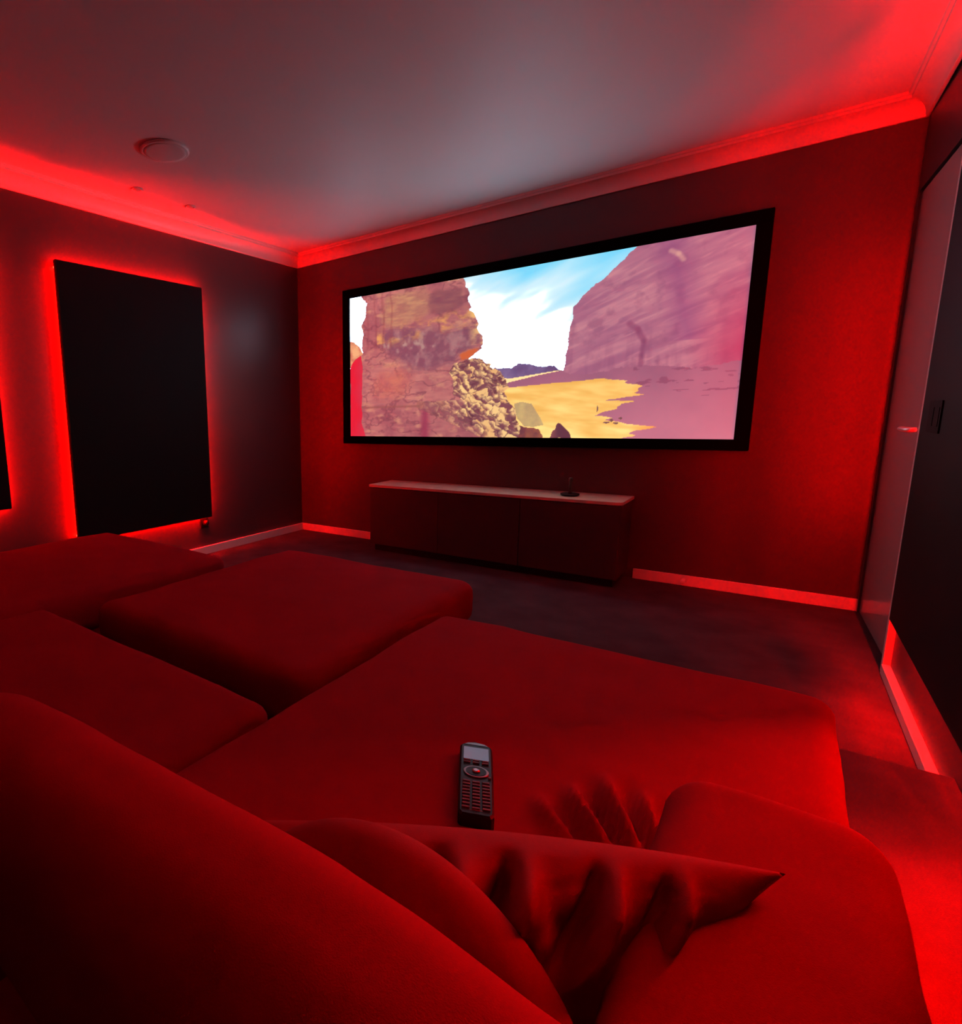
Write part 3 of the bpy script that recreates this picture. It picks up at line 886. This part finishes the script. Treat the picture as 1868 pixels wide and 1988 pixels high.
# ------------------------------------------------------------------ scatter cushions
def scatter_cushion(name, label, centre, S, T, half_s, half_t, thick, creases, seed, n=90, bow=0.0, squircle=0.0):
    """soft pillow: S runs along its upper edge, T towards its lower edge; both faces meet in a seam"""
    c = np.array(centre)
    S = np.array(S, float)
    S /= np.linalg.norm(S)
    T = np.array(T, float)
    T /= np.linalg.norm(T)
    N = np.cross(S, T)
    N /= np.linalg.norm(N)
    if N[2] < 0:
        N = -N
    root = empty(name, tuple(c - np.array([0, 0, thick])))
    tag(root, label, 'cushion', 'loose red cushions')
    s, t = np.meshgrid(np.linspace(-1, 1, n + 1), np.linspace(-1, 1, n + 1))
    s, t = s.ravel(), t.ravel()
    edge = 0.10

    def outline(s, t):
        a = s * np.sqrt(np.clip(1 - t ** 2 / 2, 0, 1))
        b_ = t * np.sqrt(np.clip(1 - s ** 2 / 2, 0, 1))
        return s * (1 - squircle) + a * squircle, t * (1 - squircle) + b_ * squircle
    ss = s * (1 - edge * (1 - t ** 2) * 1.0)
    tt = t * (1 - edge * (1 - s ** 2) * 1.0)
    prof = np.clip((1 - np.abs(s) ** 2.6), 0, 1) ** 0.55 * np.clip((1 - np.abs(t) ** 2.6), 0, 1) ** 0.55
    bendv = bow * (1 - s ** 2)
    if squircle:
        ss, tt = outline(s, t)
    faces = []
    q = (np.arange(n)[:, None] * (n + 1) + np.arange(n)[None, :]).ravel()
    quad = np.c_[q, q + 1, q + n + 2, q + n + 1]
    base = c + np.outer(ss * half_s, S) + np.outer(tt * half_t - bendv, T)

    def crease(s, t):
        z = np.zeros_like(s)
        for (s0, t0, s1, t1, w, a) in creases:
            d = np.array([s1 - s0, t1 - t0])
            L = np.hypot(*d)
            d = d / L
            al = ((s - s0) * d[0] + (t - t0) * d[1]) / L
            ac = -(s - s0) * d[1] + (t - t0) * d[0] + 0.04 * np.sin(al * 4)
            env = np.clip(np.minimum(al * 2.5, (1 - al) * 2.0), 0, 1)
            env = env * env * (3 - 2 * env)
            ww = w * (0.6 + 0.7 * np.clip(al, 0, 1))
            z += a * env * (np.exp(-(ac / ww) ** 2) - 0.9 * np.exp(-((ac - 1.6 * ww) / ww) ** 2))
        return z
    nz = fbm(np.c_[s * 2.2, t * 2.2], 4, seed) * 0.012
    up = base + np.outer(prof * thick + crease(s, t) * np.clip(prof * 1.6, 0, 1) + nz * prof, N)
    dn = base - np.outer(prof * thick * 0.8, N)
    m = len(base)
    fs = [tuple(f) for f in quad] + [tuple(f[::-1] + m) for f in quad]
    # weld the rims
    bm = bmesh.new()
    bv = [bm.verts.new(v) for v in np.r_[up, dn]]
    for f in fs:
        bm.faces.new([bv[i] for i in f])
    bmesh.ops.remove_doubles(bm, verts=list(bm.verts), dist=0.0008)
    bmesh.ops.recalc_face_normals(bm, faces=list(bm.faces))
    me = bpy.data.meshes.new('cover')
    bm.to_mesh(me)
    bm.free()
    me.shade_smooth()
    me.materials.append(M_PILLOW)
    o = bpy.data.objects.new('cover', me)
    COL.objects.link(o)
    o.parent = root
    o.matrix_parent_inverse = Matrix.Translation(-root.location)
    return root


scatter_cushion('scatter_cushion', 'crumpled red cushion with deep creases lying against the armrest', (3.098, -3.484, 0.476),
                (0.43, 0.198, 0.045), (-0.10, -0.20, -0.25), 0.295, 0.115, 0.080,
                [(-0.10, -1.0, 0.12, 0.6, 0.07, 0.050), (0.14, -1.0, 0.36, 0.7, 0.06, 0.056), (0.44, -1.0, 0.62, 0.5, 0.05, 0.044),
                 (-0.5, -0.9, -0.30, 0.3, 0.08, 0.03), (0.66, -1.0, 0.84, 0.2, 0.045, 0.030), (0.30, -0.5, 0.48, 0.9, 0.06, 0.030)], 61, bow=0.03)
scatter_cushion('scatter_cushion', 'smooth red cushion tucked between the crumpled one and the sofa back', (3.112, -3.560, 0.485),
                (0.26, 0.02, -0.03), (0.0, -0.10, -0.45), 0.182, 0.115, 0.062,
                [(0.3, -0.6, 0.35, 0.5, 0.08, 0.012), (0.65, -0.5, 0.7, 0.6, 0.08, 0.012)], 62, bow=0.03, squircle=0.8)

# ------------------------------------------------------------------ remote control
RT, RB = Vector((2.976, -3.044)), Vector((3.056, -3.231))
RL = (RT - RB).length
rdir = (RT - RB).normalized()
RZ = SZ + 0.006
rem = empty('remote_control', ((RT.x + RB.x) / 2, (RT.y + RB.y) / 2, RZ))
tag(rem, 'dark remote control with a grey display and many keys', 'remote control')


def rloc(a, b, z):
    """a across (right), b along from the bottom end"""
    n = Vector((rdir.y, -rdir.x))
    p = RB + rdir * b + n * a
    return (p.x, p.y, RZ + z)


def rplate(name, outline, z0, z1, mat, parent, inset=0.0):
    vs = [rloc(a, b, z0) for a, b in outline]
    cx = sum(a for a, b in outline) / len(outline)
    cy = sum(b for a, b in outline) / len(outline)
    n = len(outline)
    zi = z1 - (inset if inset else 0)
    vs += [rloc(a, b, zi) for a, b in outline]
    fs = [list(range(n))[::-1]] + [(i, (i + 1) % n, n + (i + 1) % n, n + i) for i in range(n)]
    if inset:
        vs += [rloc(a + (-inset if a > cx else inset), b + (-inset if b > cy else inset), z1) for a, b in outline]
        fs += [(n + i, n + (i + 1) % n, 2 * n + (i + 1) % n, 2 * n + i) for i in range(n)]
        fs.append(list(range(2 * n, 3 * n)))
    else:
        fs.append(list(range(n, 2 * n)))
    bm = bmesh.new()
    bv = [bm.verts.new(v) for v in vs]
    for f in fs:
        bm.faces.new([bv[i] for i in f])
    bmesh.ops.recalc_face_normals(bm, faces=list(bm.faces))
    me = bpy.data.meshes.new(name)
    bm.to_mesh(me)
    bm.free()
    me.materials.append(mat)
    o = bpy.data.objects.new(name, me)
    COL.objects.link(o)
    o.parent = parent
    pm = parent
    off = Vector((0, 0, 0))
    while pm:
        off += pm.location
        pm = pm.parent
    o.matrix_parent_inverse = Matrix.Translation(-rem.location)
    return o


hw = 0.0265
outl = [(-hw + .004, 0.0), (hw - .004, 0.0), (hw, 0.006), (hw + .001, RL * .5), (hw + .001, RL - .018)]
for k in range(1, 12):
    a = k / 12 * math.pi
    outl.append(((hw + .001) * math.cos(a), RL - .018 + .018 * math.sin(a)))
outl += [(-hw - .001, RL - .018), (-hw - .001, RL * .5), (-hw, 0.006)]
body = rplate('body', outl, 0.0, 0.024, M_DARKPL, rem, 0.003)
ZT = 0.024
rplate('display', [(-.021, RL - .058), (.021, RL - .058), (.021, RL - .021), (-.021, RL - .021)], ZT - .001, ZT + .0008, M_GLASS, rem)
rplate('top_trim', [(-.020, RL - .0125), (.020, RL - .0125), (.014, RL - .007), (0, RL - .0045), (-.014, RL - .007)], ZT - .001, ZT + .0006, M_GREYRING, rem)
# round pad
def ring_outline(r, n=28, cy=0.0):
    return [(r * math.cos(2 * math.pi * k / n), cy + r * .78 * math.sin(2 * math.pi * k / n)) for k in range(n)]


pc = RL * 0.535
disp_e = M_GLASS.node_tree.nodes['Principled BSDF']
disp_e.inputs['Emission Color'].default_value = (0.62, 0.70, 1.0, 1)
disp_e.inputs['Emission Strength'].default_value = 0.13  # faint glow added to imitate the ceiling reflected in the display
pad = rplate('direction_ring', ring_outline(0.0205, 32, pc), ZT - .001, ZT + .002, M_GREYRING, rem, 0.0006)
ri = rplate('ring_inner', ring_outline(0.0165, 32, pc), ZT + .001, ZT + .0026, M_DARKPL, rem)
sb = rplate('select_button', ring_outline(0.0065, 24, pc), ZT + .002, ZT + .0052, M_CHROME, rem, 0.0014)


nest(ri, pad)
nest(sb, pad)


def key(a, b, w, h):
    rplate('key', [(a - w / 2, b - h / 2), (a + w / 2, b - h / 2), (a + w / 2, b + h / 2), (a - w / 2, b + h / 2)], ZT - .001, ZT + .0022, M_KEY, rem, 0.0008)


for r_ in range(9):
    b_ = RL * 0.395 - r_ * 0.0082
    for c_ in (-1, 0, 1):
        key(c_ * 0.0152, b_ - abs(c_) * -0.0008, 0.0118, 0.0044)
for c_ in (-1, 0, 1):
    key(c_ * 0.0150, RL * 0.665, 0.011, 0.0042)
    key(c_ * 0.0150, RL * 0.695, 0.011, 0.0042)
key(0.0215, pc - .012, 0.005, 0.006)
rplate('name_strip', [(-.010, .0105), (.010, .0105), (.010, .0125), (-.010, .0125)], ZT - .001, ZT + .0003, M_KEY, rem)
